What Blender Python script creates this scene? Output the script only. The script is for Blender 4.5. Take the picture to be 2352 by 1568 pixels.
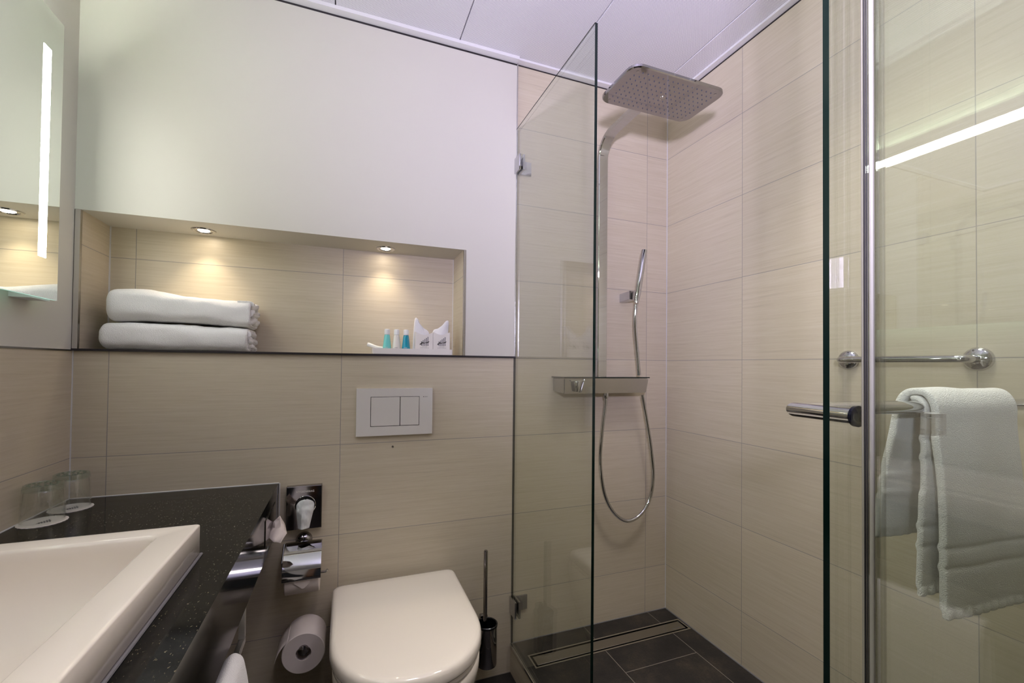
import bpy, bmesh, math, random
from mathutils import Vector, Matrix, noise

random.seed(7)
S = bpy.context.scene
for o in list(bpy.data.objects):
    bpy.data.objects.remove(o)
COL = S.collection
PI = math.pi

# ---------------------------------------------------------------- camera
H = 1.135
cd = bpy.data.cameras.new('camera'); cam = bpy.data.objects.new('camera', cd); COL.objects.link(cam)
R_ = Vector((0.93699387, -0.34918991, 0.01043548)); U_ = Vector((-0.01529035, -0.01114965, 0.99982093)); F_ = Vector((0.34901103, 0.93698564, 0.01578639))
m = Matrix.Identity(4)
for i in range(3):
    m[i][0], m[i][1], m[i][2] = R_[i], U_[i], -F_[i]
m[2][3] = H
cam.matrix_world = m
cd.sensor_width = 36; cd.lens = 993.557 / 2352 * 36
cd.shift_x = 14.65 / 2352; cd.shift_y = 38.62 / 2352
cd.clip_start = 0.01; cd.clip_end = 50
S.camera = cam

# ---------------------------------------------------------------- world, exposure, lamp, added overhead fills
S.view_settings.view_transform = 'Standard'; S.view_settings.look = 'None'
S.view_settings.gamma = 1; S.view_settings.use_curve_mapping = False
S.view_settings.exposure = 0.67
S.cycles.transparent_max_bounces = 32     # many thin clear layers one behind another
w = bpy.data.worlds.new('world'); S.world = w; w.use_nodes = True
w.node_tree.nodes['Background'].inputs[0].default_value = (0.5, 0.5, 0.55, 1)
w.node_tree.nodes['Background'].inputs[1].default_value = 0.02

def area(name, loc, rot, sx, sy, power, col, spread=180):
    l = bpy.data.lights.new(name, 'AREA'); l.shape = 'RECTANGLE'; l.size = sx; l.size_y = sy
    l.energy = power; l.color = col; l.spread = math.radians(spread)
    o = bpy.data.objects.new(name, l); o.location = loc; o.rotation_euler = rot; COL.objects.link(o)
    return o
STRIP_E = 22.0          # light strips in the mirror
BACK_E = 50.0           # back light round the mirror housing
area('room_fill_light', (0.22, 0.45, 2.25), (0, 0, 0), 0.25, 0.25, 1.4, (1.0, 0.93, 0.84), 82)  # added unseen overhead fill, brightens the lower part of the room
lamp = area('portable_lamp', (-0.12, -0.33, 1.43), (0, 0, 0), 0.12, 0.12, 12.5, (0.74, 0.68, 1.0), 112)   # small lilac lamp beside the camera, tipped up towards the shower
lamp.rotation_euler = Vector((0.66, 0.60, 0.52)).to_track_quat('-Z', 'Y').to_euler()
area('shower_fill_light', (0.94, 0.62, 2.25), (0, 0, 0), 0.25, 0.25, 2.1, (1.0, 0.94, 0.90), 82)  # added unseen fill over the shower, lifts the lower walls and towel
SPOT_E = 1.6

# ---------------------------------------------------------------- materials
def srgb(r, g, b):
    f = lambda c: (c / 255 / 12.92) if c / 255 <= 0.04045 else ((c / 255 + 0.055) / 1.055) ** 2.4
    return (f(r), f(g), f(b), 1)

class NT:
    def __init__(s, name):
        s.m = bpy.data.materials.new(name); s.m.use_nodes = True
        s.t = s.m.node_tree; s.t.nodes.clear()
        s.out = s.t.nodes.new('ShaderNodeOutputMaterial')
    def n(s, typ, **k):
        nd = s.t.nodes.new('ShaderNode' + typ)
        for a, b in k.items(): setattr(nd, a, b)
        return nd
    def l(s, a, b): s.t.links.new(a, b)
    def val(s, x, inp):
        if isinstance(x, (int, float, tuple)): inp.default_value = x
        else: s.l(x, inp)
    def math(s, op, a, b=None, c=None):
        nd = s.n('Math', operation=op)
        s.val(a, nd.inputs[0])
        if b is not None: s.val(b, nd.inputs[1])
        if c is not None: s.val(c, nd.inputs[2])
        return nd.outputs[0]
    def mix(s, f, a, b):
        nd = s.n('Mix', data_type='RGBA'); s.val(f, nd.inputs[0]); s.val(a, nd.inputs[6]); s.val(b, nd.inputs[7])
        return nd.outputs[2]
    def comb(s, x, y, z):
        nd = s.n('CombineXYZ'); s.val(x, nd.inputs[0]); s.val(y, nd.inputs[1]); s.val(z, nd.inputs[2]); return nd.outputs[0]
    def noise(s, vec, scale, detail=3, rough=0.5):
        nd = s.n('TexNoise'); s.l(vec, nd.inputs['Vector']); nd.inputs['Scale'].default_value = scale
        nd.inputs['Detail'].default_value = detail; nd.inputs['Roughness'].default_value = rough
        return nd.outputs[0]
    def ramp(s, f, stops):
        nd = s.n('ValToRGB'); s.l(f, nd.inputs[0]); cr = nd.color_ramp
        while len(cr.elements) < len(stops): cr.elements.new(0.5)
        for e, (p, c) in zip(cr.elements, stops): e.position = p; e.color = c
        return nd.outputs[0]
    def bsdf(s, col=None, rough=0.5, metal=0, spec=0.5, **k):
        b = s.n('BsdfPrincipled')
        if col is not None: s.val(col, b.inputs['Base Color'])
        s.val(rough, b.inputs['Roughness']); s.val(metal, b.inputs['Metallic']); b.inputs['Specular IOR Level'].default_value = spec
        for a, v in k.items(): s.val(v, b.inputs[a.replace('_', ' ')])
        s.l(b.outputs[0], s.out.inputs[0]); return b
    def bump(s, h, b, strength=0.3, dist=0.001):
        nd = s.n('Bump'); s.l(h, nd.inputs['Height']); nd.inputs['Strength'].default_value = strength; nd.inputs['Distance'].default_value = dist
        s.l(nd.outputs[0], b.inputs['Normal'])

def plain(name, col, rough=0.5, metal=0, spec=0.5, **k):
    t = NT(name); t.bsdf(col, rough, metal, spec, **k); return t.m

def pos(t):
    g = t.n('NewGeometry'); sp = t.n('SeparateXYZ'); t.l(g.outputs['Position'], sp.inputs[0])
    return g, sp.outputs[0], sp.outputs[1], sp.outputs[2]

def joint(t, c, pitch, half):
    f = t.math('FRACT', t.math('DIVIDE', c, pitch))
    d = t.math('MULTIPLY', t.math('MINIMUM', f, t.math('SUBTRACT', 1.0, f)), pitch)
    return t.math('LESS_THAN', d, half)

def tile_mat():
    t = NT('wall_tile'); g, x, y, z = pos(t)
    ns = t.n('SeparateXYZ'); t.l(g.outputs['True Normal'], ns.inputs[0])
    side = t.math('GREATER_THAN', t.math('ABSOLUTE', ns.outputs[0]), 0.5)
    ux = t.math('SUBTRACT', x, -0.009 - 0.6027 * 10); uy = t.math('SUBTRACT', y, 1.1286 - 0.6 * 10)
    u = t.math('ADD', t.math('MULTIPLY', ux, t.math('SUBTRACT', 1.0, side)), t.math('MULTIPLY', t.math('MULTIPLY', uy, 1.0045), side))
    v = t.math('SUBTRACT', z, 1.162 - 0.2902 * 10)
    j = t.math('MAXIMUM', joint(t, u, 0.6027, 0.0009), joint(t, v, 0.2902, 0.0009))
    cell = t.comb(t.math('FLOOR', t.math('DIVIDE', u, 0.6027)), t.math('FLOOR', t.math('DIVIDE', v, 0.2902)), side)
    wn = t.n('TexWhiteNoise', noise_dimensions='3D'); t.l(cell, wn.inputs['Vector'])
    hsh = t.math('MULTIPLY', wn.outputs['Value'], 37.0)
    v1 = t.comb(t.math('MULTIPLY', u, 14.0), t.math('MULTIPLY', v, 700.0), hsh)
    v2 = t.comb(t.math('MULTIPLY', u, 4.0), t.math('MULTIPLY', v, 150.0), hsh)
    n1 = t.noise(v1, 1.0, 4, 0.6); n2 = t.noise(v2, 1.0, 3, 0.6)
    f = t.math('ADD', t.math('MULTIPLY', n1, 0.5), t.math('MULTIPLY', n2, 0.5))
    c = t.ramp(f, [(0.30, srgb(184, 173, 152)), (0.42, srgb(198, 186, 162)), (0.60, srgb(205, 194, 172)), (0.75, srgb(211, 202, 184))])
    hv = t.n('HueSaturation'); t.l(c, hv.inputs['Color'])
    t.l(t.math('ADD', 0.97, t.math('MULTIPLY', wn.outputs['Value'], 0.06)), hv.inputs['Value'])
    col = t.mix(j, hv.outputs[0], srgb(148, 143, 136))
    b = t.bsdf(col, t.math('ADD', 0.36, t.math('MULTIPLY', n1, 0.12)), 0, 0.5)
    hgt = t.math('SUBTRACT', t.math('MULTIPLY', n1, 0.35), j)
    t.bump(hgt, b, 0.35, 0.0006)
    return t.m

def floor_mat():
    t = NT('floor_tile'); g, x, y, z = pos(t)
    u = t.math('SUBTRACT', x, 0.9025 - 0.305 * 10); ci = t.math('FLOOR', t.math('DIVIDE', u, 0.305))
    v = t.math('ADD', t.math('SUBTRACT', y, 1.235 - 6.0), t.math('MULTIPLY', t.math('MODULO', ci, 2.0), 0.3))
    j = t.math('MAXIMUM', joint(t, u, 0.305, 0.0012), joint(t, v, 0.6, 0.0012))
    wn = t.n('TexWhiteNoise', noise_dimensions='3D'); t.l(t.comb(ci, t.math('FLOOR', t.math('DIVIDE', v, 0.6)), 0.0), wn.inputs['Vector'])
    n = t.noise(g.outputs['Position'], 9.0, 8, 0.7); n2 = t.noise(g.outputs['Position'], 160.0, 3, 0.6)
    c = t.ramp(t.math('ADD', t.math('MULTIPLY', n, 0.7), t.math('MULTIPLY', n2, 0.3)), [(0.35, srgb(34, 32, 32)), (0.5, srgb(46, 43, 41)), (0.62, srgb(64, 57, 50)), (0.75, srgb(92, 82, 70))])
    col = t.mix(j, c, srgb(128, 120, 110))
    b = t.bsdf(col, 0.42, 0, 0.35)
    t.bump(t.math('SUBTRACT', n2, j), b, 0.3, 0.0008)
    return t.m

def plaster_mat():
    t = NT('plaster'); g, x, y, z = pos(t)
    n = t.noise(g.outputs['Position'], 220.0, 3)
    b = t.bsdf(srgb(208, 204, 193), 0.62, 0, 0.35)
    t.bump(n, b, 0.12, 0.0006); return t.m

def ceiling_mat():
    t = NT('perforated_metal'); g, x, y, z = pos(t)
    p = 0.0042
    fx = t.math('SUBTRACT', t.math('FRACT', t.math('DIVIDE', t.math('ADD', x, 9.0), p)), 0.5)
    fy = t.math('SUBTRACT', t.math('FRACT', t.math('DIVIDE', t.math('ADD', y, 9.0), p)), 0.5)
    d = t.math('SQRT', t.math('ADD', t.math('MULTIPLY', fx, fx), t.math('MULTIPLY', fy, fy)))
    hole = t.math('LESS_THAN', d, 0.27)
    col = t.mix(hole, srgb(236, 234, 236), srgb(150, 148, 154))
    t.bsdf(col, 0.5, 0, 0.4); return t.m

def granite_mat():
    t = NT('black_granite'); g, x, y, z = pos(t)
    n = t.noise(g.outputs['Position'], 75.0, 6, 0.75)
    n2 = t.noise(g.outputs['Position'], 260.0, 2, 0.6)
    n3 = t.noise(t.comb(x, t.math('MULTIPLY', y, 0.6), z), 330.0, 2, 0.5)
    spk = t.math('MULTIPLY', t.math('GREATER_THAN', n3, 0.69), 0.75)
    base = t.ramp(t.math('ADD', t.math('MULTIPLY', n, 0.6), t.math('MULTIPLY', n2, 0.4)), [(0.42, srgb(8, 9, 10)), (0.54, srgb(17, 18, 17)), (0.64, srgb(40, 40, 31)), (0.76, srgb(92, 84, 62))])
    col = t.mix(spk, base, srgb(112, 103, 80))
    t.bsdf(col, 0.09, 0, 0.22); return t.m

def glass_mat(name, tint, extra=0.0):
    # architectural glass: tinted see-through plus a Fresnel mirror reflection (Schlick), on both faces of a real slab
    t = NT(name); g = t.n('NewGeometry')
    dp = t.n('VectorMath', operation='DOT_PRODUCT'); t.l(g.outputs['Normal'], dp.inputs[0]); t.l(g.outputs['Incoming'], dp.inputs[1])
    c = t.math('ABSOLUTE', dp.outputs['Value'])
    f = t.math('ADD', 0.04 + extra, t.math('MULTIPLY', 0.96 - extra, t.math('POWER', t.math('SUBTRACT', 1.0, c), 5.0)))
    tr = t.n('BsdfTransparent'); tr.inputs[0].default_value = tint
    gl = t.n('BsdfGlossy'); gl.inputs['Roughness'].default_value = 0.0; gl.inputs[0].default_value = (1, 1, 1, 1)
    mx = t.n('MixShader'); t.l(f, mx.inputs[0]); t.l(tr.outputs[0], mx.inputs[1]); t.l(gl.outputs[0], mx.inputs[2])
    t.l(mx.outputs[0], t.out.inputs[0]); return t.m

def terry_mat(name='terry_cloth', col=None, sc=760.0):
    t = NT(name); tc = t.n('TexCoord')
    n = t.noise(tc.outputs['Object'], sc, 3, 0.7); n2 = t.noise(tc.outputs['Object'], 60.0, 3)
    b = t.bsdf(col or srgb(246, 244, 241), 0.95, 0, 0.1, Sheen_Weight=0.35, Sheen_Roughness=0.5)
    vo = t.n('TexVoronoi'); t.l(tc.outputs['Object'], vo.inputs['Vector']); vo.inputs['Scale'].default_value = sc * 0.72
    t.bump(t.math('ADD', t.math('SUBTRACT', t.math('MULTIPLY', n, 0.8), t.math('MULTIPLY', vo.outputs['Distance'], 1.1)), t.math('MULTIPLY', n2, 0.5)), b, 0.8, 0.0011); return t.m

def emit(name, col, e):
    t = NT(name); em = t.n('Emission'); em.inputs[0].default_value = col; em.inputs[1].default_value = e
    t.l(em.outputs[0], t.out.inputs[0]); return t.m

M = {}
M['tile'] = tile_mat(); M['floor'] = floor_mat(); M['plaster'] = plaster_mat(); M['perf'] = ceiling_mat(); M['granite'] = granite_mat()
M['glass'] = glass_mat('shower_glass', (0.930, 0.952, 0.922, 1), 0.03); M['clear'] = glass_mat('clear_plastic', (0.97, 0.965, 0.965, 1), 0.12)
M['seal'] = glass_mat('seal_plastic', (0.90, 0.90, 0.89, 1), 0.10)
M['edge'] = plain('glass_edge', (0.002, 0.010, 0.008, 1), 0.12, 0, 0.3)
M['chrome'] = plain('chrome', (0.56, 0.56, 0.57, 1), 0.045, 1)
M['steel'] = plain('brushed_steel', (0.46, 0.44, 0.42, 1), 0.22, 1)
M['darkchrome'] = plain('dark_chrome', (0.34, 0.32, 0.33, 1), 0.06, 1)
M['alu'] = plain('aluminium_trim', (0.68, 0.67, 0.65, 1), 0.22, 1)
M['trim_gapshade'] = plain('dark_trim_gap_shade', srgb(62, 58, 60), 0.35, 0.6)  # dark metal edging, also the painted shade of the ceiling gaps
M['ceramic'] = plain('ceramic', srgb(238, 229, 215), 0.09, 0, 0.5, Coat_Weight=0.3, Coat_Roughness=0.03)
M['white'] = plain('white_plastic', srgb(222, 217, 211), 0.28)
M['whitepaint'] = plain('white_lacquer', srgb(228, 226, 226), 0.4)
M['silicone'] = plain('silicone', srgb(205, 203, 200), 0.4)
M['grey'] = plain('grey_sealant', srgb(118, 116, 118), 0.5)
M['black'] = plain('black_plastic', srgb(16, 16, 19), 0.2)
M['terry'] = terry_mat(); M['washcloth'] = terry_mat('fine_terry', srgb(240, 238, 240), 1100.0)
M['paper'] = plain('tissue_paper', srgb(226, 215, 207), 0.9, 0, 0.1)
M['card'] = plain('white_card', srgb(232, 226, 219), 0.6)
M['porcelain'] = plain('white_tray', srgb(236, 230, 224), 0.25)
M['ink'] = plain('grey_ink', srgb(118, 116, 120), 0.6); M['darkink'] = plain('dark_ink', srgb(58, 48, 36), 0.6); M['gold'] = plain('gold_ink', srgb(128, 100, 38), 0.5)
M['mirror'] = plain('mirror_glass', (0.86, 0.90, 0.87, 1), 0.0, 1)
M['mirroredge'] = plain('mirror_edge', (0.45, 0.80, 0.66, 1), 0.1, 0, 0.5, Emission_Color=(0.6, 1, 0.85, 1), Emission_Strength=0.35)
M['strip'] = emit('light_strip', (0.97, 1.0, 0.92, 1), STRIP_E); M['strip2'] = emit('back_light', (0.93, 1.0, 0.90, 1), BACK_E); M['strip3'] = emit('faint_back_light', (0.86, 1.0, 0.88, 1), 2.0)
M['bulb'] = emit('halogen_bulb', (1.0, 0.86, 0.66, 1), 30.0)
M['bag'] = plain('thin_white_plastic', srgb(225, 226, 224), 0.35, 0, 0.5)
M['wood'] = plain('door_wood', srgb(120, 82, 50), 0.45)
M['cap'] = plain('frosted_cap', srgb(238, 238, 235), 0.3)
M['aqua'] = plain('aqua_liquid', srgb(120, 214, 208), 0.12, 0, 0.6); M['milk'] = plain('white_liquid', srgb(238, 232, 222), 0.2, 0, 0.6); M['teal'] = plain('teal_liquid', srgb(16, 150, 176), 0.12, 0, 0.6)
M['tumbler'] = glass_mat('tumbler_glass', (0.965, 0.972, 0.965, 1), 0.03); M['tumblerbase'] = glass_mat('thick_glass', (0.80, 0.86, 0.83, 1), 0.08)

# ---------------------------------------------------------------- mesh helpers
def box(bm, x0, x1, y0, y1, z0, z1, mi=0, frame=None):
    vs = [bm.verts.new((x, y, z)) for x in (x0, x1) for y in (y0, y1) for z in (z0, z1)]
    fs = [(0, 1, 3, 2), (4, 6, 7, 5), (0, 4, 5, 1), (2, 3, 7, 6), (0, 2, 6, 4), (1, 5, 7, 3)]
    out = []
    for f in fs:
        fc = bm.faces.new([vs[i] for i in f]); fc.material_index = mi; out.append(fc)
    return vs, out

def BM(): return bmesh.new()
def bx(*a, bev=0, seg=2):
    bm = BM(); box(bm, *a)
    if bev: bmesh.ops.bevel(bm, geom=bm.edges[:], offset=bev, segments=seg, affect='EDGES', profile=0.5)
    return bm

def wpos(o):
    p = Vector((0, 0, 0))
    while o is not None: p += o.location; o = o.parent
    return p

def obj(name, bm, mats, parent=None, smooth=False, angle=40, label=None):
    """link bm (built in world coordinates) as one mesh object"""
    if parent is not None:
        bmesh.ops.translate(bm, verts=bm.verts, vec=-wpos(parent))
    bmesh.ops.recalc_face_normals(bm, faces=bm.faces)
    me = bpy.data.meshes.new(name); bm.to_mesh(me); bm.free()
    for mt in (mats if isinstance(mats, (list, tuple)) else [mats]): me.materials.append(mt if not isinstance(mt, str) else M[mt])
    if smooth:
        for p in me.polygons: p.use_smooth = True
        try: me.set_sharp_from_angle(angle=math.radians(angle))
        except Exception: pass
    o = bpy.data.objects.new(name, me); COL.objects.link(o)
    if parent is not None: o.parent = parent
    if label: o['label'] = label
    return o

def thing(name, label, cat, loc=(0, 0, 0), group=None):
    o = bpy.data.objects.new(name, None); o.empty_display_size = 0.03; COL.objects.link(o)
    o.location = loc; o['label'] = label; o['category'] = cat
    if group: o['group'] = group
    return o
def tag(o, label, cat, group=None):
    o['label'] = label; o['category'] = cat
    if group: o['group'] = group
    return o
def struct(name, bm, mats, parent=None, **k):
    o = obj(name, bm, mats, parent, **k)
    if parent is None: o['kind'] = 'structure'
    return o

def loft(bm, rings, cap0=True, cap1=True, closed=True):
    R = [[bm.verts.new(p) for p in r] for r in rings]
    n = len(R[0])
    for a, b in zip(R[:-1], R[1:]):
        for i in range(n if closed else n - 1):
            j = (i + 1) % n; bm.faces.new((a[i], a[j], b[j], b[i]))
    if cap0: bm.faces.new(R[0][::-1])
    if cap1: bm.faces.new(R[-1])
    return R

def tube(bm, path, r, n=14, caps=True, closed=False):
    P = [Vector(p) for p in path]; rings = []
    up = None
    for i, p in enumerate(P):
        a = P[i - 1] if i > 0 else p; b = P[i + 1] if i < len(P) - 1 else p
        d = (b - a).normalized()
        if up is None:
            up = Vector((0, 0, 1)) if abs(d.z) < 0.9 else Vector((1, 0, 0))
            e1 = d.cross(up).normalized()
        else:
            e1 = (e1 - d * e1.dot(d)).normalized()
        e2 = d.cross(e1)
        # widen at mitres so the tube keeps its section
        k = 1.0
        if 0 < i < len(P) - 1:
            d1 = (p - P[i - 1]).normalized(); d2 = (P[i + 1] - p).normalized(); c = max(0.5, math.sqrt(max(0.0, (1 + d1.dot(d2)) / 2)))
            k = 1 / c; bn = (d2 - d1)
            if bn.length > 1e-4: bn.normalize()
            else: bn = None
        else: bn = None
        rr = r[i] if isinstance(r, (list, tuple)) else r
        ring = []
        for q in range(n):
            t = 2 * PI * q / n; v = e1 * math.cos(t) * rr + e2 * math.sin(t) * rr
            if bn is not None: v = v + bn * v.dot(bn) * (k - 1)
            ring.append(p + v)
        rings.append(ring)
    loft(bm, rings, caps, caps); return bm

def lathe(bm, prof, c, axis='Z', n=32, cap0=True, cap1=True):
    """prof: list of (radius, height) from the centre c along axis"""
    c = Vector(c); ax = {'X': (Vector((1, 0, 0)), Vector((0, 1, 0)), Vector((0, 0, 1))), 'Y': (Vector((0, 1, 0)), Vector((0, 0, 1)), Vector((1, 0, 0))), 'Z': (Vector((0, 0, 1)), Vector((1, 0, 0)), Vector((0, 1, 0)))}[axis] if isinstance(axis, str) else axis
    rings = [[c + ax[0] * h + ax[1] * (r * math.cos(2 * PI * i / n)) + ax[2] * (r * math.sin(2 * PI * i / n)) for i in range(n)] for r, h in prof]
    loft(bm, rings, cap0, cap1); return bm

def prism(bm, pts, vec):
    a = [bm.verts.new(p) for p in pts]; b = [bm.verts.new(Vector(p) + Vector(vec)) for p in pts]; n = len(a)
    bm.faces.new(a[::-1]); bm.faces.new(b)
    for i in range(n): bm.faces.new((a[i], a[(i + 1) % n], b[(i + 1) % n], b[i]))
    return bm

def grid(bm, f, nu, nv):
    V = [[bm.verts.new(f(i / nu, j / nv)) for j in range(nv + 1)] for i in range(nu + 1)]
    for i in range(nu):
        for j in range(nv): bm.faces.new((V[i][j], V[i + 1][j], V[i + 1][j + 1], V[i][j + 1]))
    return V

def smoothpath(pts, k=8):
    P = [Vector(p) for p in pts]; out = []
    for i in range(len(P) - 1):
        p0 = P[max(0, i - 1)]; p1 = P[i]; p2 = P[i + 1]; p3 = P[min(len(P) - 1, i + 2)]
        for q in range(k):
            t = q / k
            out.append(0.5 * ((2 * p1) + (p2 - p0) * t + (2 * p0 - 5 * p1 + 4 * p2 - p3) * t * t + (3 * p1 - p0 - 3 * p2 + p3) * t ** 3))
    out.append(P[-1]); return out

def text(body, size, loc, rot, mat, parent, name='lettering', extrude=0.0001, align='LEFT', sx=1.0):
    cu = bpy.data.curves.new('t', 'FONT'); cu.body = body; cu.size = size; cu.extrude = extrude; cu.align_x = align; cu.resolution_u = 2
    t = bpy.data.objects.new('t', cu); COL.objects.link(t)
    dg = bpy.context.evaluated_depsgraph_get(); me = bpy.data.meshes.new_from_object(t.evaluated_get(dg))
    bpy.data.objects.remove(t)
    bm = BM(); bm.from_mesh(me)
    bmesh.ops.transform(bm, matrix=Matrix.Translation(loc) @ rot @ Matrix.Diagonal((sx, 1, 1, 1)), verts=bm.verts)
    return obj(name, bm, mat, parent)
FACE_FRONT = Matrix.Rotation(PI / 2, 4, 'X')      # letters standing upright, read from -Y
GX = 0.597; XL = -0.69; XR = 1.302; YB = 1.507; YP = 1.499
ZC = 0.762; SF = 0.105

# ================================================================ SETTING
# back wall: tiles, niche, plaster
bm = BM()
box(bm, -0.85, XR + 0.1, YB, 1.757, -0.1, 1.162)
box(bm, 0.594, XR + 0.1, YB, 1.757, 1.162, 2.45)
box(bm, 0.395, 0.594, YB, 1.757, 1.162, 1.546)
box(bm, -0.85, -0.677, YB, 1.757, 1.162, 1.546)
box(bm, -0.677, 0.395, 1.657, 1.757, 1.162, 1.546)
wall_back = struct('wall_back', bm, 'tile')
bm = BM()
box(bm, -0.85, 0.592, YP, 1.757, 1.546, 2.262)
box(bm, 0.404, 0.592, YP, YB, 1.168, 1.546)
struct('plaster', bm, 'plaster', wall_back)
# left wall
wall_left = struct('wall_left', bx(-0.79, XL, -1.1, YB, -0.1, 1.162), 'tile')
struct('plaster', bx(-0.79, XL, -1.1, YP, 1.162, 2.262), 'plaster', wall_left)
struct('wall_right', bx(XR, XR + 0.1, -1.1, YB, -0.1, 2.45), 'tile')
bm = BM(); box(bm, -0.79, -0.2, -1.2, -1.1, -0.1, 2.45); box(bm, 0.6, XR + 0.1, -1.2, -1.1, -0.1, 2.45); box(bm, -0.2, 0.6, -1.2, -1.1, 2.05, 2.45)
struct('wall_front', bm, 'plaster')
struct('wall_front', bx(GX, XR, -0.62, -0.52, 0.0, 2.28), 'tile')
bm = BM(); box(bm, -0.26, -0.2, -1.21, -1.09, 0, 2.11); box(bm, 0.54, 0.6, -1.21, -1.09, 0, 2.11); box(bm, -0.2, 0.54, -1.21, -1.09, 2.05, 2.11)
struct('door_1', bm, 'wood')
# floor with the raised shower floor
bm = BM()
box(bm, -0.79, 0.592, -1.1, YB, -0.1, 0.0, 0)
box(bm, 0.592, XR, -0.52, 1.352, -0.1, SF, 0)
box(bm, 0.592, XR, 1.423, YB, -0.1, SF, 0)
box(bm, 0.592, 0.624, 1.352, 1.423, -0.1, SF, 0); box(bm, 1.294, XR, 1.352, 1.423, -0.1, SF, 0)
box(bm, 0.624, 1.294, 1.352, 1.423, -0.1, SF - 0.012, 0)
for f in bm.faces:
    c = f.calc_center_median()
    if abs(c.x - 0.592) < 1e-4 and c.z > 0: f.material_index = 1
struct('floor', bm, ['floor', 'tile'])
# ceiling of perforated panels
ce = struct('ceiling', bx(-0.79, XR + 0.1, -1.2, 1.757, 2.292, 2.40), 'black')
edges = [-0.79, -0.452, -0.044, 0.365, 0.772, 1.187, 1.402]
for a, b in zip(edges[:-1], edges[1:]):
    bm = bx(a + 0.0017, b - 0.0017, -1.1, YB, 2.28, 2.292, bev=0.001, seg=1); obj('ceiling_panel', bm, 'perf', ce)
# trims
ntrim = [0]
def trim(bm, mt, **k):
    ntrim[0] += 1; return struct('trim_%d' % ntrim[0], bm, mt, **k)
bm = BM(); box(bm, XL, 0.592, YP - 0.024, YP, 2.2685, 2.2715); box(bm, XL, 0.592, YP - 0.0265, YP - 0.024, 2.2685, 2.28); trim(bm, 'whitepaint')
bm = BM(); box(bm, 0.594, XR, YB - 0.024, YB, 2.2725, 2.2755); box(bm, 0.594, XR, YB - 0.0265, YB - 0.024, 2.2725, 2.28); trim(bm, 'whitepaint')
bm = BM(); box(bm, XR - 0.022, XR, -0.52, YB, 2.2725, 2.2755); box(bm, XR - 0.0245, XR - 0.022, -0.52, YB, 2.2725, 2.28); trim(bm, 'whitepaint')
bm = BM(); box(bm, 0.594, XR, YB - 0.0015, YB, 2.2685, 2.2725); box(bm, XR - 0.0015, XR, -0.52, YB, 2.2680, 2.2725); trim(bm, 'trim_gapshade')  # dark strips paint the shade in the gap under the ceiling trim
bm = BM(); box(bm, XL, XL + 0.022, -1.1, YP, 2.2685, 2.2715); box(bm, XL + 0.022, XL + 0.0245, -1.1, YP, 2.2685, 2.28); trim(bm, 'whitepaint')
bm = BM(); box(bm, XL, 0.592, YP + 0.0005, YB, 2.262, 2.2685); trim(bm, 'trim_gapshade')  # recess above the plaster filled dark, standing in for its shade
bm = BM(); box(bm, XL, 0.596, YP - 0.0015, YB, 1.1620, 1.1680); trim(bm, 'trim_gapshade')                     # edge under the plaster and niche sill
bm = BM(); box(bm, XL, XL + 0.002, -1.1, YP, 1.1605, 1.1650); trim(bm, 'alu')
bm = BM(); box(bm, 0.592, 0.5965, YP - 0.0015, YB, 1.168, 2.2725); trim(bm, 'alu')
bm = BM(); box(bm, 0.395, 0.4035, YP - 0.001, YB + 0.001, 1.168, 1.546); trim(bm, 'alu')
bm = BM(); box(bm, -0.6885, -0.677, YP - 0.001, YB + 0.001, 1.168, 1.546); trim(bm, 'alu')
def bead(p, q, r=0.0022, mt='silicone'):
    bm = BM(); tube(bm, [p, q], r, 8); return trim(bm, mt, smooth=True)
bead((XR - 0.0005, YB - 0.0005, SF), (XR - 0.0005, YB - 0.0005, 2.2725))
bead((XL, YB, ZC), (XL, YB, 1.162)); bead((-0.677, 1.657, 1.168), (-0.677, 1.657, 1.546), 0.003); bead((0.395, 1.657, 1.168), (0.395, 1.657, 1.546), 0.002)
bead((GX, YB, SF), (XR, YB, SF), 0.0022, 'grey'); bead((XR, YB, SF), (XR, -0.52, SF), 0.0028, 'grey')
bead((XL, YB, ZC), (-0.184, YB, ZC), 0.0022); bead((XL, YB, ZC), (XL, 0.2, ZC), 0.0022); bead((-0.1825, YB, ZC), (-0.1825, YB, 0.622), 0.002)
bm = BM(); box(bm, 0.5895, 0.5935, -0.5, YB, SF - 0.008, SF + 0.001); trim(bm, 'alu')                     # kerb edge profile

# ================================================================ MIRROR
XM = -0.647
mi = thing('lit_wall_mirror', 'frameless wall mirror with glowing frosted light strips above the basin', 'mirror', (-0.69, 0.72, 1.278))
bm = BM(); vs, fs = box(bm, XM - 0.006, XM, 0.10, 1.344, 1.278, 1.943)
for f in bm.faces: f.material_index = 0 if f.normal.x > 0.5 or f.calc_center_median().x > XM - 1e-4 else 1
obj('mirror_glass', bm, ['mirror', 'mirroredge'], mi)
obj('housing', bx(XL, XM - 0.0065, 0.2, 1.29, 1.300, 1.915), 'whitepaint', mi)
obj('light_strip', bx(XM, XM + 0.0008, 1.272, 1.298, 1.370, 1.852), 'strip', mi, label='vertical light strip near the back wall')
obj('light_strip', bx(XM, XM + 0.0008, 0.146, 0.172, 1.370, 1.852), 'strip', mi, label='vertical light strip at the far end')
obj('light_strip', bx(XM, XM + 0.0008, 0.24, 1.12, 1.872, 1.898), 'strip', mi, label='horizontal light strip below the top edge')
bm = BM(); box(bm, -0.678, -0.660, 0.24, 1.26, 1.916, 1.920); obj('back_light', bm, 'strip2', mi)
bm = BM(); box(bm, -0.678, -0.660, 0.24, 1.20, 1.295, 1.299); obj('back_light', bm, 'strip3', mi)
obj('back_light', bx(-0.680, -0.660, 1.2905, 1.2945, 1.38, 1.85), 'strip3', mi)  # added side glow, lightens the plaster near the corner
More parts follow.
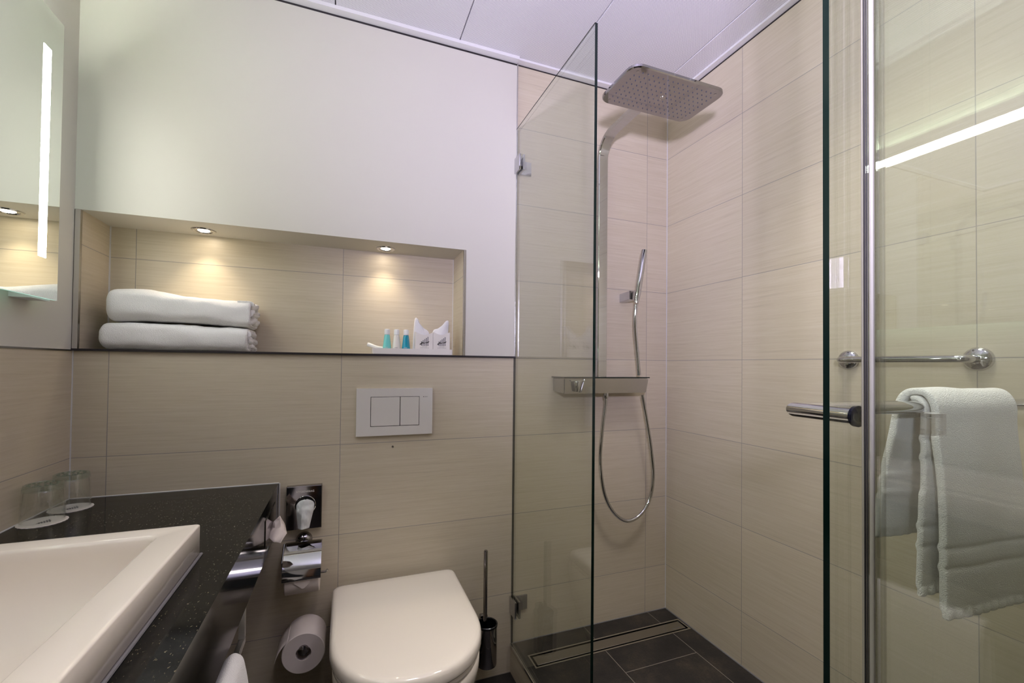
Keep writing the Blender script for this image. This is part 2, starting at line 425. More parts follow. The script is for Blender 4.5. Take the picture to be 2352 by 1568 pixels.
obj('wall_bracket', bx(XL, XM - 0.0065, 1.262, 1.33, 1.274, 1.300), 'whitepaint', mi)

# ================================================================ VANITY
ct = thing('vanity_countertop', 'black speckled granite vanity top with deep polished apron', 'countertop', (-0.43, 1.0, 0.622))
bm = BM(); vs, fs = box(bm, -0.640, -0.280, 0.46, 0.975, ZC - 0.03, ZC); xs = [XL, -0.640, -0.280, -0.185]; ys = [0.2, 0.46, 0.975, YB]
bm.free(); bm = BM()
gv = {(i, j, k): bm.verts.new((xs[i], ys[j], (ZC - 0.03, ZC)[k])) for i in range(4) for j in range(4) for k in range(2)}
for i in range(3):
    for j in range(3):
        if (i, j) == (1, 1): continue
        for k in range(2): bm.faces.new([gv[(i, j, k)], gv[(i + 1, j, k)], gv[(i + 1, j + 1, k)], gv[(i, j + 1, k)]])
for a, b in [((i, 0), (i + 1, 0)) for i in range(3)] + [((i, 3), (i + 1, 3)) for i in range(3)] + [((0, j), (0, j + 1)) for j in range(3)] + [((3, j), (3, j + 1)) for j in range(3)] + [((1, 1), (2, 1)), ((1, 2), (2, 2)), ((1, 1), (1, 2)), ((2, 1), (2, 2))]:
    bm.faces.new([gv[(*a, 0)], gv[(*b, 0)], gv[(*b, 1)], gv[(*a, 1)]])
obj('worktop', bm, 'granite', ct)   # one slab with the basin cut-out
obj('apron', bx(-0.203, -0.1855, 0.2, YB, 0.622, ZC - 0.030), 'granite', ct)
# basin
def rrect(x0, x1, y0, y1, r, z, n=6):
    pts = []
    for cx, cy, a0 in ((x1 - r, y1 - r, 0), (x0 + r, y1 - r, PI / 2), (x0 + r, y0 + r, PI), (x1 - r, y0 + r, 1.5 * PI)):
        for i in range(n + 1):
            a = a0 + PI / 2 * i / n; pts.append((cx + r * math.cos(a), cy + r * math.sin(a), z))
    return pts
bs = thing('washbasin', 'white square-edged ceramic washbasin standing on the granite top', 'sink', (-0.45, 0.72, ZC))
bm = BM(); x0, x1, y0, y1 = -0.662, -0.256, 0.44, 0.996; zt = 0.822
rings = [rrect(x0 + .004, x1 - .004, y0 + .004, y1 - .004, 0.006, ZC + 0.0015), rrect(x0, x1, y0, y1, 0.006, ZC + 0.005), rrect(x0, x1, y0, y1, 0.006, zt - 0.003), rrect(x0 + .0008, x1 - .0008, y0 + .0008, y1 - .0008, 0.006, zt - 0.001), rrect(x0 + .003, x1 - .003, y0 + .003, y1 - .003, 0.005, zt), rrect(x0 + .006, x1 - .006, y0 + .006, y1 - .006, 0.005, zt)]
ix0, ix1, iy0, iy1 = x0 + 0.05, -0.306, y0 + 0.06, 0.958
for ins, dz in [(0, 0), (0.003, 0.0012), (0.007, 0.006)] + [(0.008 + 0.118 * (1 - math.cos(a * PI / 28)), 0.008 + 0.124 * math.sin(a * PI / 28)) for a in range(1, 15)]:
    rings.append(rrect(ix0 + ins, ix1 - ins, iy0 + ins, iy1 - ins, 0.018 + ins * 0.4, zt - dz))
loft(bm, rings, cap0=False); obj('basin_bowl', bm, 'ceramic', bs, smooth=True, angle=50)
bm = BM(); lathe(bm, [(0.0305, 0), (0.031, 0.003), (0.024, 0.006), (0.001, 0.007)], (-0.482, 0.73, zt - 0.132), n=24); obj('drain_plug', bm, 'chrome', bs, smooth=True)
bm = BM(); tube(bm, [(x0, y0, ZC + .001), (x1 + .001, y0, ZC + .001), (x1 + .001, y1, ZC + .001), (x0, y1, ZC + .001), (x0, y0, ZC + .001)], 0.0028, 8); obj('sealant', bm, 'grey', bs, smooth=True)

# tumblers on paper coasters
def squiggle(bm, c, ex, ez, w, th, nrm):
    """hand-written looking stroke across the column logo"""
    pts = [(-.5, -.22), (-.42, -.05), (-.40, -.2), (-.30, .06), (-.30, -.14), (-.20, .10), (-.16, -.08), (-.10, .05), (-.05, -.05), (.08, .02), (.2, .06), (.24, -.02), (.3, .12), (.33, .02), (.42, .16), (.40, .04), (.5, .2)]
    P = [Vector(c) + Vector(ex) * (a * w) + Vector(ez) * (b * w) for a, b in pts]
    n = Vector(nrm)
    for a, b in zip(P[:-1], P[1:]):
        d = (b - a).normalized(); s = d.cross(n).normalized() * th / 2
        vs = [bm.verts.new(q) for q in (a - s, b - s, b + s, a + s)]; bm.faces.new(vs)
def column_logo(parent, c, ex, ez, nrm, w, inkname='logo_columns'):
    c, ex, ez, nrm = Vector(c), Vector(ex), Vector(ez), Vector(nrm)
    bm = BM()
    for i in range(5):
        x = (-0.30 + i * 0.165) * w; h0 = -0.34 * w; h1 = (0.10 + i * 0.12) * w
        for dx in (-0.038, 0.0, 0.038):
            q = [c + ex * (x + dx * w + s * 0.014 * w) + ez * t for s, t in ((-1, h0), (1, h0), (1, h1), (-1, h1))]
            bm.faces.new([bm.verts.new(v + nrm * 0.0002) for v in q])
        for t in (h0, h1):
            q = [c + ex * (x + s * 0.06 * w) + ez * (t + r * 0.012 * w) for s, r in ((-1, -1), (1, -1), (1, 1), (-1, 1))]
            bm.faces.new([bm.verts.new(v + nrm * 0.0002) for v in q])
    obj(inkname, bm, 'ink', parent)
    bm = BM(); squiggle(bm, c - ez * 0.05 * w + ex * 0.0 * w + nrm * 0.0004, ex, ez, 0.98 * w, 0.05 * w, nrm); obj('logo_script', bm, 'darkink', parent)
def coaster(cx, cy, label, rot):
    t = thing('paper_coaster', label, 'coaster', (cx, cy, ZC), 'paper coasters beside the basin')
    bm = BM(); n = 96; a = []; b = []
    for i in range(n):
        an = 2 * PI * i / n; r = 0.0425 + 0.0011 * abs(math.sin(an * 12)) - 0.0006
        a.append((cx + r * math.cos(an), cy + r * math.sin(an), ZC + 0.0003)); b.append((cx + r * math.cos(an), cy + r * math.sin(an), ZC + 0.0011))
    loft(bm, [a, b]); obj('paper_disc', bm, 'card', t)
    ex = Vector((math.cos(rot), math.sin(rot), 0)); ez = Vector((-math.sin(rot), math.cos(rot), 0))
    column_logo(t, (cx + 0.004, cy - 0.004, ZC + 0.0011), ex, ez, (0, 0, 1), 0.026)
    return t
def tumbler(cx, cy, label):
    z = ZC + 0.0012; h = 0.088
    bm = BM()
    prof = [(0.0375, 0.0), (0.0385, 0.0012), (0.0380, 0.02), (0.0355, h - 0.014), (0.0350, h - 0.008), (0.0335, h - 0.001), (0.0310, h), (0.0300, h - 0.0015), (0.0285, h - 0.002), (0.002, h - 0.0022)]
    inner = [(0.002, h - 0.012), (0.029, h - 0.0125), (0.0325, h - 0.017), (0.0358, 0.02), (0.0362, 0.0012), (0.0366, 0.0)]
    rings = prof + inner
    R = []
    for r, hh in rings:
        R.append([bm.verts.new((cx + r * math.cos(2 * PI * i / 40), cy + r * math.sin(2 * PI * i / 40), z + hh)) for i in range(40)])
    # outer wall up to the base disc, inner wall back down, closed at the mouth rim
    def join(A, B):
        for i in range(40): bm.faces.new((A[i], A[(i + 1) % 40], B[(i + 1) % 40], B[i]))
    for k in range(len(prof) - 1): join(R[k], R[k + 1])
    bm.faces.new(R[len(prof) - 1])
    for k in range(len(prof), len(rings) - 1): join(R[k], R[k + 1])
    bm.faces.new(R[len(prof)][::-1])
    join(R[-1], R[0])
    for k in range(14):      # studs pressed into the base
        a = 2 * PI * k / 14; 
        lathe(bm, [(0.0028, -0.001), (0.0026, 0.0012), (0.0012, 0.002)], (cx + 0.025 * math.cos(a), cy + 0.025 * math.sin(a), z + h - 0.0015), n=8)
    for k in range(7):
        a = 2 * PI * k / 7
        lathe(bm, [(0.0028, -0.001), (0.0026, 0.0012), (0.0012, 0.002)], (cx + 0.013 * math.cos(a), cy + 0.013 * math.sin(a), z + h - 0.0015), n=8)
    for f in bm.faces:
        if f.calc_center_median().z > z + h - 0.0135: f.material_index = 1
    o = obj('drinking_glass', bm, ['tumbler', 'tumblerbase'], None, smooth=True, angle=50)
    return tag(o, label, 'glass', 'upturned glasses beside the basin')
coaster(-0.6465, 1.312, 'scalloped white paper coaster under the nearer glass, left of the basin', 0.5)
coaster(-0.6420, 1.412, 'scalloped white paper coaster under the farther glass, towards the tiled corner', 0.5)
tumbler(-0.6465, 1.312, 'upturned clear drinking glass nearer the basin, leftmost of the two')
tumbler(-0.6420, 1.412, 'upturned clear drinking glass farther back, in the tiled corner')

# tissue slot in the apron
ts = thing('tissue_slot', 'slim chrome tissue slot on the dark apron with a white tissue poking out', 'tissue dispenser', (-0.1855, 1.36, 0.66))
obj('slot_plate', bx(-0.1855, -0.1835, 1.27, 1.44, 0.655, 0.725, bev=0.0008, seg=1), 'darkchrome', ts)
bm = BM()
P0 = [(-0.1835, 1.39, 0.684), (-0.1835, 1.36, 0.672), (-0.1835, 1.325, 0.662)]
P1 = [(-0.164, 1.375, 0.702), (-0.158, 1.345, 0.678), (-0.170, 1.315, 0.652)]
P2 = [(-0.150, 1.370, 0.678), (-0.142, 1.34, 0.664), (-0.154, 1.315, 0.648)]
rows = [[bm.verts.new(p) for p in r] for r in (P0, P1, P2)]
for a, b in zip(rows[:-1], rows[1:]):
    for i in range(2): bm.faces.new((a[i], a[i + 1], b[i + 1], b[i]))
bmesh.ops.subdivide_edges(bm, edges=bm.edges[:], cuts=3)
for v in bm.verts: v.co += Vector((0, 0, 1)) * 0.003 * noise.noise(v.co * 60)
o = obj('tissue', bm, 'paper', ts, smooth=True, angle=60); sm = o.modifiers.new('s', 'SOLIDIFY'); sm.thickness = 0.0006

# towel rail under the apron and its towel
tr = thing('towel_rail', 'flat chrome towel rail hung below the granite apron', 'towel rail', (-0.196, 0.7, 0.56))
bm = BM(); box(bm, -0.202, -0.190, 1.062, 1.074, 0.5465, 0.622); box(bm, -0.202, -0.190, 0.30, 1.074, 0.5345, 0.5465); box(bm, -0.202, -0.190, 0.30, 0.312, 0.5465, 0.622)
bmesh.ops.bevel(bm, geom=bm.edges[:], offset=0.0012, segments=2, affect='EDGES'); obj('rail_bar', bm, plain('satin_chrome', (0.72, 0.70, 0.66, 1), 0.3, 1), tr)

def cloth_path(pts, k=6): return smoothpath(pts, k)
def drape(name, mat, parent, origin, dvec, nvec, path, s0, s1, wob=0.003, flare=None, thick=0.009, ns=30, ridge=None, seed=0.0):
    """cloth whose section `path` [(offset along nvec, z)] is swept along dvec from s0 to s1"""
    P = smoothpath([(a, b, 0) for a, b in path], 10)
    L = [0.0]
    for a, b in zip(P[:-1], P[1:]): L.append(L[-1] + (b - a).length)
    tot = L[-1]; nv = max(30, int(tot / 0.005)); O = Vector(origin); D = Vector(dvec); N = Vector(nvec)
    def at(l):
        for i in range(len(L) - 1):
            if L[i + 1] >= l:
                t = (l - L[i]) / max(1e-9, L[i + 1] - L[i]); return P[i].lerp(P[i + 1], t), (P[i + 1] - P[i]).normalized()
        return P[-1], (P[-1] - P[-2]).normalized()
    bm = BM()
    def f(u, v):
        p, tg = at(v * tot); lo = flare(v, u) if flare else 0.0
        s = s0 + (s1 - s0) * u + lo
        w_ = wob * noise.noise(Vector((s * 14 + seed, p.y * 7, p.x * 9 + seed))) * 2
        q = O + D * s + N * (p.x) + Vector((0, 0, p.y))
        nr = N * tg.y - Vector((0, 0, 1)) * tg.x
        e = 0.0
        if ridge:
            for r0 in ridge:
                dd = min(abs(v * tot - r0), abs(tot - v * tot - r0)); e += 0.0034 * math.exp(-(dd / 0.0032) ** 2)
            dd = min(v * tot, tot - v * tot)
            if dd < 0.014: e += -0.002 + 0.0018 * math.sin(s * 300)
        q += nr * (w_ + e)
        return q
    grid(bm, f, ns, nv)
    o = obj(name, bm, mat, parent, smooth=True, angle=80)
    sm = o.modifiers.new('thickness', 'SOLIDIFY'); sm.thickness = thick; sm.offset = 0
    sb = o.modifiers.new('soft', 'SUBSURF'); sb.levels = 1; sb.render_levels = 1
    return o
ht = drape('hanging_towel', 'terry', None, (-0.196, 0, 0), (0, 1, 0), (1, 0, 0), [(-0.030, 0.20), (-0.026, 0.45), (-0.017, 0.535), (-0.005, 0.5545), (0.005, 0.5545), (0.016, 0.535), (0.026, 0.45), (0.028, 0.20)], 0.55, 1.0, wob=0.002, thick=0.011)
tag(ht, 'white terry towel hung over the rail below the granite apron', 'towel')

# ================================================================ NICHE CONTENTS
def folded_towel(x0, x1, y0, y1, z0, z1, label, sag, seed):
    t = thing('folded_towel', label, 'towel', ((x0 + x1) / 2, (y0 + y1) / 2, z0), 'folded towels in the wall niche')
    n = 48; cy = (y0 + y1) / 2; ry = (y1 - y0) / 2
    def sec(x, k, inset=0.0, flat=False):
        u = (x - x0) / (x1 - x0); zt = z1 + sag(u); zb = z0 + (0 if flat else 0.0) + sagb(u); cz = (zt + zb) / 2; rz = (zt - zb) / 2
        out = []
        for i in range(n):
            a = 2 * PI * i / n; c, s = math.cos(a), math.sin(a); e = 2 / 3.4
            y = cy + (ry * k - inset) * math.copysign(abs(c) ** e, c); z = cz + (rz * k - inset) * math.copysign(abs(s) ** e, s)
            w_ = 0.0050 * noise.noise(Vector((x * 12 + seed, y * 14, z * 26))) + 0.0022 * noise.noise(Vector((x * 38 + seed, y * 30, z * 60)))
            out.append((x, y - w_, max(zb if k == 1 else z0, z + w_ * 0.8)))
        return out
    sagb = (lambda u: 0.0) if z0 < 1.2 else (lambda u: 0.0045 * math.sin(PI * min(1, u * 1.15)) - 0.022 * max(0, u - 0.7))
    bm = BM(); rings = []
    for i in range(9):
        a = PI / 2 * (i / 8); k = max(0.06, math.sin(a) ** 0.75) if i else 0.05; rings.append(sec(x0 + 0.028 * (1 - math.cos(a)), k))
    m_ = 40
    for i in range(1, m_ + 1): rings.append(sec(x0 + 0.028 + (x1 - 0.004 - x0 - 0.028) * i / m_, 1.0))
    rings.append(sec(x1, 0.99, 0.001)); rings.append(sec(x1 + 0.002, 0.99, 0.0045)); rings.append(sec(x1, 0.97, 0.009)); rings.append(sec(x1 - 0.03, 0.97, 0.010))
    loft(bm, rings, True, True); o = obj('outer_fold', bm, 'terry', t, smooth=True, angle=85)
    # inner folds showing at the right-hand end
    zt = z1 + sag(1.0); zb = z0; hgt = zt - zb
    for k in range(3):
        path = []
        yy0, yy1 = y0 + 0.014, y1 - 0.012
        zl = zb + hgt * (0.20 + 0.30 * k)
        for i in range(13):
            q = i / 12; path.append((0, yy0 + (yy1 - yy0) * q, zl + 0.006 * math.sin(q * 9 + k * 2 + seed)))
        bm = BM(); rings = []
        for xi in range(8):
            x = x1 - 0.035 + 0.049 * xi / 7
            ring = []
            th = hgt * 0.125 * (1.0 if xi < 6 else (0.9 if xi == 6 else 0.5))
            for (a, y, z) in path: ring.append((x - 0.012 * abs(math.sin(y * 40 + k)) * (xi / 7), y, z + th))
            for (a, y, z) in path[::-1]: ring.append((x - 0.012 * abs(math.sin(y * 40 + k)) * (xi / 7), y, z - th))
            rings.append(ring)
        loft(bm, rings); ob = obj('inner_fold', bm, 'terry', t, smooth=True, angle=85)
    return t
folded_towel(-0.652, -0.282, 1.514, 1.650, 1.1685, 1.244, 'white folded bath towel at the bottom of the niche stack', lambda u: 0.004 * math.sin(PI * u) - 0.003 * u, 1.3)
folded_towel(-0.640, -0.276, 1.518, 1.652, 1.2475, 1.338, 'white folded bath towel on top of the niche stack', lambda u: 0.010 * math.sin(PI * min(1, u * 1.5 + 0.12)) - 0.013 * u, 4.1)

# niche spotlights
def spot(x, label, first=[None]):
    y, z = 1.592, 1.546
    t = thing('niche_spotlight', label, 'spotlight', (x, y, z), 'recessed niche spotlights')
    bm = BM(); lathe(bm, [(0.0235, -0.001), (0.025, -0.003), (0.031, -0.003), (0.0335, -0.0002), (0.0235, -0.0002)], (x, y, z), n=36, cap0=False, cap1=False); obj('ring', bm, 'chrome', t, smooth=True)
    bm = BM(); lathe(bm, [(0.0235, -0.0008), (0.018, -0.0005), (0.002, -0.0004)], (x, y, z), n=30, cap0=False, cap1=True); obj('reflector', bm, 'chrome', t, smooth=True)
    bm = BM(); lathe(bm, [(0.016, -0.0012), (0.012, -0.0030), (0.002, -0.0034)], (x, y, z), n=24, cap0=True, cap1=True); obj('bulb', bm, 'bulb', t, smooth=True)
    l = bpy.data.lights.new('lamp', 'SPOT'); l.energy = SPOT_E; l.color = (1.0, 0.84, 0.62); l.spot_size = math.radians(95); l.spot_blend = 0.9; l.shadow_soft_size = 0.012
    lo = bpy.data.objects.new('lamp', l); COL.objects.link(lo); lo.parent = t; lo.location = (0, 0, -0.006)
    lo.rotation_euler = (math.radians(4), 0, 0)
spot(-0.418, 'small round recessed spotlight above the folded towels')
spot(0.132, 'small round recessed spotlight above the toiletries tray')

# tray with toiletries
TZ = 1.168; TY0, TY1 = 1.522, 1.610
ty = thing('toiletries_tray', 'low white rectangular tray on the niche sill', 'tray', (0.225, 1.565, TZ))
bm = BM(); zt = TZ + 0.0205
rings = [rrect(0.090, 0.360, TY0 + .001, TY1 - .001, 0.003, TZ + 0.0004), rrect(0.088, 0.362, TY0, TY1, 0.003, TZ + 0.002), rrect(0.087, 0.363, TY0, TY1, 0.003, zt), rrect(0.0905, 0.3595, TY0 + .0035, TY1 - .0035, 0.003, zt), rrect(0.0915, 0.3585, TY0 + .005, TY1 - .005, 0.003, TZ + 0.010)]
loft(bm, rings); obj('tray_body', bm, 'porcelain', ty)
TB = TZ + 0.0103
def bottle(x, y, liquid, label):
    t = thing('toiletry_bottle', label, 'bottle', (x, y, TB), 'toiletry bottles on the niche tray')
    bm = BM(); lathe(bm, [(0.0135, 0.0), (0.0146, 0.0015), (0.0142, 0.012), (0.0098, 0.052), (0.0085, 0.0575)], (x, y, TB), n=28); obj('bottle_body', bm, liquid, t, smooth=True)
    bm = BM(); lathe(bm, [(0.0092, 0.0585), (0.0094, 0.0735), (0.0086, 0.0765), (0.006, 0.0775)], (x, y, TB), n=28); obj('cap', bm, 'cap', t, smooth=True)
    rot = FACE_FRONT
    text('SPIRIT', 0.0042, (x - 0.0085, y - 0.0144, TB + 0.0120), rot, 'white' if liquid != 'milk' else 'ink', t)
bottle(0.137, 1.545, 'aqua', 'small conical bottle of pale aqua liquid, left end of the tray row')
bottle(0.169, 1.545, 'milk', 'small conical bottle of white lotion between the two blue-green ones')
bottle(0.2015, 1.545, 'teal', 'small conical bottle of deep teal liquid beside the printed cartons')
# small tube lying over the left rim
bm = BM(); tube(bm, [(0.150, 1.590, TB + 0.0100), (0.110, 1.592, TB + 0.0135), (0.100, 1.593, TB + 0.0160), (0.078, 1.595, TB + 0.0240), (0.074, 1.595, TB + 0.0253)], [0.0035, 0.0065, 0.007, 0.0075, 0.006], 14)
tag(obj('small_tube', bm, 'cap', None, smooth=True), 'small white tube leaning over the left rim of the tray', 'tube')
# printed cartons with concave top
def carton(x0, x1, y, h, label, yaw):
    xc = (x0 + x1) / 2; wd = x1 - x0
    t = thing('printed_carton', label, 'carton', (xc, y, TB), 'printed cartons on the niche tray')
    bm = BM(); top = []; n = 16
    for i in range(n + 1):
        u = i / n; top.append((x0 + wd * u, h - 0.010 * math.sin(PI * u)))
    front = [(x0, 0)] + [] ; 
    pts = [(x1, y, TB)] + [(p, y, TB + q) for p, q in top[::-1]] + [(x0, y, TB)]
    prism(bm, pts, (0, 0.014, 0)); obj('carton_body', bm, 'card', t)
    column_logo(t, (xc + 0.001, y, TB + h * 0.48), (1, 0, 0), (0, 0, 1), (0, -1, 0), wd * 0.55)
    text('HOTELS & CONFERENCES', 0.0027, (xc + 0.001, y - 0.0002, TB + h * 0.20), FACE_FRONT, 'ink', t, align='CENTER')
    text('BLUE HOTEL', 0.0030, (xc + 0.002, y - 0.0002, TB + h * 0.255), FACE_FRONT, 'ink', t, align='CENTER')
    return t
carton(0.2330, 0.2945, 1.536, 0.071, 'white printed carton with column logo nearer the teal bottle', 0)
carton(0.2955, 0.3560, 1.536, 0.073, 'white printed carton with column logo at the right end of the tray', 0)
# folded washcloths behind the cartons, each with one pointed ear
def washcloth(outline, y, label):
    bm = BM()
    P = [Vector((a, 0, b)) for a, b in outline]; P = smoothpath([(p.x, p.z, 0) for p in P + [P[0]]], 5)[:-1]
    cx = sum(p.x for p in P) / len(P); cz = sum(p.y for p in P) / len(P)
    rings = []
    for yy, k in ((y, 0.86), (y + 0.003, 0.97), (y + 0.008, 1.0), (y + 0.014, 0.97), (y + 0.017, 0.86)):
        rings.append([(cx + (p.x - cx) * k, yy + 0.002 * noise.noise(Vector((p.x * 60, p.y * 60, 0))), max(TB, cz + (p.y - cz) * k)) for p in P])
    loft(bm, rings); return tag(obj('folded_washcloth', bm, 'washcloth', None, smooth=True, angle=80), label, 'cloth', 'washcloths behind the cartons')
Z0 = TB
washcloth([(0.226, Z0), (0.229, Z0 + 0.07), (0.232, Z0 + 0.112), (0.237, Z0 + 0.123), (0.244, Z0 + 0.119), (0.249, Z0 + 0.106), (0.264, Z0 + 0.088), (0.284, Z0 + 0.072), (0.288, Z0 + 0.03), (0.288, Z0)], 1.553, 'white washcloth with a tall rounded ear behind the left carton')
washcloth([(0.298, Z0), (0.298, Z0 + 0.074), (0.318, Z0 + 0.088), (0.334, Z0 + 0.101), (0.345, Z0 + 0.115), (0.352, Z0 + 0.118), (0.357, Z0 + 0.112), (0.355, Z0 + 0.07), (0.354, Z0)], 1.553, 'white washcloth with a slanting ear behind the right carton')

# ================================================================ FLUSH PLATE
fp = thing('flush_plate', 'white rectangular dual flush plate on the tiled wall', 'flush plate', (0.163, YB, 0.896))
bm = BM(); yf = YB - 0.012
box(bm, 0.0385, 0.083, yf, YB, 0.896, 1.053); box(bm, 0.2435, 0.288, yf, YB, 0.896, 1.053); box(bm, 0.083, 0.2435, yf, YB, 1.0255, 1.053); box(bm, 0.083, 0.2435, yf, YB, 0.896, 0.9265)
obj('frame', bm, 'white', fp)
obj('gap', bx(0.083, 0.2435, yf + 0.003, YB, 0.9265, 1.0255), 'black', fp)
obj('button', bx(0.0847, 0.1775, yf + 0.0002, yf + 0.004, 0.9282, 1.0240, bev=0.0006, seg=1), 'white', fp, label='wide flush button'); obj('button', bx(0.1797, 0.2420, yf + 0.0002, yf + 0.004, 0.9282, 1.0240, bev=0.0006, seg=1), 'white', fp, label='narrow flush button')
obj('logo_square', bx(0.2555, 0.2580, yf - 0.0001, yf + 0.001, 1.0225, 1.0250), 'darkink', fp)
text('GEBERIT', 0.0034, (0.2590, yf - 0.0001, 1.0225), FACE_FRONT, 'darkink', fp)
bm = BM(); lathe(bm, [(0.0038, -0.0002), (0.0038, -0.0030), (0.0024, -0.0034), (0.0018, -0.0018)], (0.157, YB, 0.856), 'Y', 16); tag(obj('wall_plug', bm, 'steel', None, smooth=True), 'tiny round wall plug below the flush plate', 'plug')

# ================================================================ HYGIENE BAG DISPENSER
hb = thing('bag_dispenser', 'square chrome hygiene bag dispenser with a crumpled white bag', 'dispenser', (-0.111, YB, 0.617))
yf = YB - 0.020
bm = BM(); box(bm, -0.161, -0.060, yf, YB, 0.618, 0.752); bmesh.ops.bevel(bm, geom=[e for e in bm.edges if all(v.co.y < YB - 0.01 for v in e.verts)], offset=0.002, segments=3, affect='EDGES'); obj('plate', bm, 'darkchrome', hb, smooth=True)
cx, cz = -0.107, 0.692
bm = BM(); lathe(bm, [(0.0290, 0.0015), (0.0298, -0.0012), (0.0282, -0.0020), (0.0268, 0.0005)], (cx, yf, cz), 'Y', 36, False, False); obj('opening_ring', bm, 'chrome', hb, smooth=True)
bm = BM(); lathe(bm, [(0.0275, -0.0004), (0.001, -0.0006)], (cx, yf, cz), 'Y', 30, False, True); obj('opening', bm, 'black', hb)
bm = BM()
def bagf(u, v):
    z = cz + 0.020 - v * 0.088
    wd = 0.0255 * (1 if v < 0.35 else 1 - (v - 0.35) * 0.55) * (math.sin(min(1, v / 0.22) * PI / 2) ** 0.5 if v > 0 else 0.1)
    x = cx + 0.001 + (u - 0.5) * 2 * wd - 0.005 * v
    p = Vector((x, 0, z)); y = yf - 0.004 - 0.017 * math.sin(PI * u) * (0.35 + 0.65 * math.sin(min(1, v * 1.5) * PI / 2)) + 0.007 * noise.noise(Vector((x * 60, 3, z * 38))) + 0.0014 * noise.noise(Vector((x * 200, 1, z * 90)))
    return Vector((x, min(yf - 0.001, y), z))
grid(bm, bagf, 26, 40); o = obj('hygiene_bag', bm, 'bag', hb, smooth=True, angle=25); s_ = o.modifiers.new('s', 'SOLIDIFY'); s_.thickness = 0.0005
text('HYGIENEBAG', 0.0085, (-0.108, yf - 0.0003, 0.732), FACE_FRONT, 'white', hb, extrude=0.0003, align='CENTER')

# ================================================================ TOILET PAPER HOLDERS
ph = thing('paper_roll_holder', 'chrome toilet paper holder with a hinged cover below the bag dispenser', 'toilet paper holder', (-0.107, YB, 0.575))
bm = BM(); lathe(bm, [(0.024, 0.0), (0.024, -0.012), (0.021, -0.02), (0.012, -0.026), (0.001, -0.027)], (-0.110, YB, 0.580), 'Y', 28); obj('wall_rose', bm, 'darkchrome', ph, smooth=True)
cov = []
for i in range(15):
    a = i / 14; cov.append((1.478 - 0.010 * a - 0.082 * math.sin(a * PI / 2) ** 1.1, 0.585 - 0.012 * a - 0.066 * (1 - math.cos(a * PI / 2))))
bm = BM(); A = [(-0.159, y, z) for y, z in cov]; B = [(-0.159, y + 0.0012, z - 0.0014) for y, z in cov[::-1]]
prism(bm, A + B, (0.103, 0, 0)); obj('cover', bm, 'chrome', ph, smooth=True, angle=50)
RC = (1.444, 0.497)
bm = BM(); tube(bm, [(-0.1635, 1.480, 0.580), (-0.1635, 1.430, 0.545), (-0.1635, RC[0], RC[1]), (-0.043, RC[0], RC[1]), (-0.039, RC[0] - 0.001, RC[1] + 0.006)], 0.0032, 10); obj('arm', bm, 'chrome', ph, smooth=True)
def roll(name, c, ax, length, r, rh, label, parent=None):
    bm = BM(); N = 44
    lathe(bm, [(rh, 0.0005), (r - 0.002, 0.0), (r, 0.002), (r, length - 0.002), (r - 0.002, length), (rh, length - 0.0005), (rh - 0.001, length * 0.5), (rh, 0.0005)], c, ax, N, False, False)
    return bm
bm = roll('toilet_roll', (-0.154, RC[0], RC[1]), 'X', 0.094, 0.050, 0.02, '')
t1 = thing('toilet_roll', 'embossed toilet roll under the chrome cover, its end folded to a point', 'toilet roll', (-0.107, RC[0], RC[1] - 0.05))
obj('roll_body', bm, 'paper', t1, smooth=True, angle=40)
bm = BM(); tri = [(-0.142, 1.3915, 0.508), (-0.070, 1.3915, 0.508), (-0.100, 1.3925, 0.480), (-0.106, 1.3925, 0.4795)]
prism(bm, tri, (0, 0.0008, 0)); obj('folded_tip', bm, 'paper', t1)
# spare roll on its peg
SC = (-0.0975, 0.302)
sp = thing('spare_roll_holder', 'chrome peg for the spare roll low on the wall', 'toilet paper holder', (SC[0], YB, SC[1]))
bm = BM(); lathe(bm, [(0.018, 0.0), (0.018, -0.005), (0.0075, -0.007), (0.0075, -0.118), (0.0135, -0.121), (0.0155, -0.128), (0.0135, -0.136), (0.006, -0.139)], (SC[0], YB, SC[1] + 0.010), 'Y', 28); obj('peg', bm, 'darkchrome', sp, smooth=True)
t2 = thing('toilet_roll', 'spare toilet roll facing out on a chrome peg beside the toilet', 'toilet roll', (SC[0], 1.42, SC[1] - 0.058))
bm = roll('r', (SC[0], 1.375, SC[1]), 'Y', 0.102, 0.0575, 0.0205, ''); obj('roll_body', bm, 'paper', t2, smooth=True, angle=40)
bm = BM()
def flap(u, v):
    a = PI - 0.75 + v * 0.85; r = 0.0585 + 0.020 * max(0, v - 0.1)
    return Vector((SC[0] + r * math.cos(a), 1.380 + 0.092 * u, SC[1] + r * math.sin(a) * 1.0 - 0.012 * v))
grid(bm, flap, 4, 12); o = obj('loose_sheet', bm, 'paper', t2, smooth=True); s_ = o.modifiers.new('s', 'SOLIDIFY'); s_.thickness = 0.0012

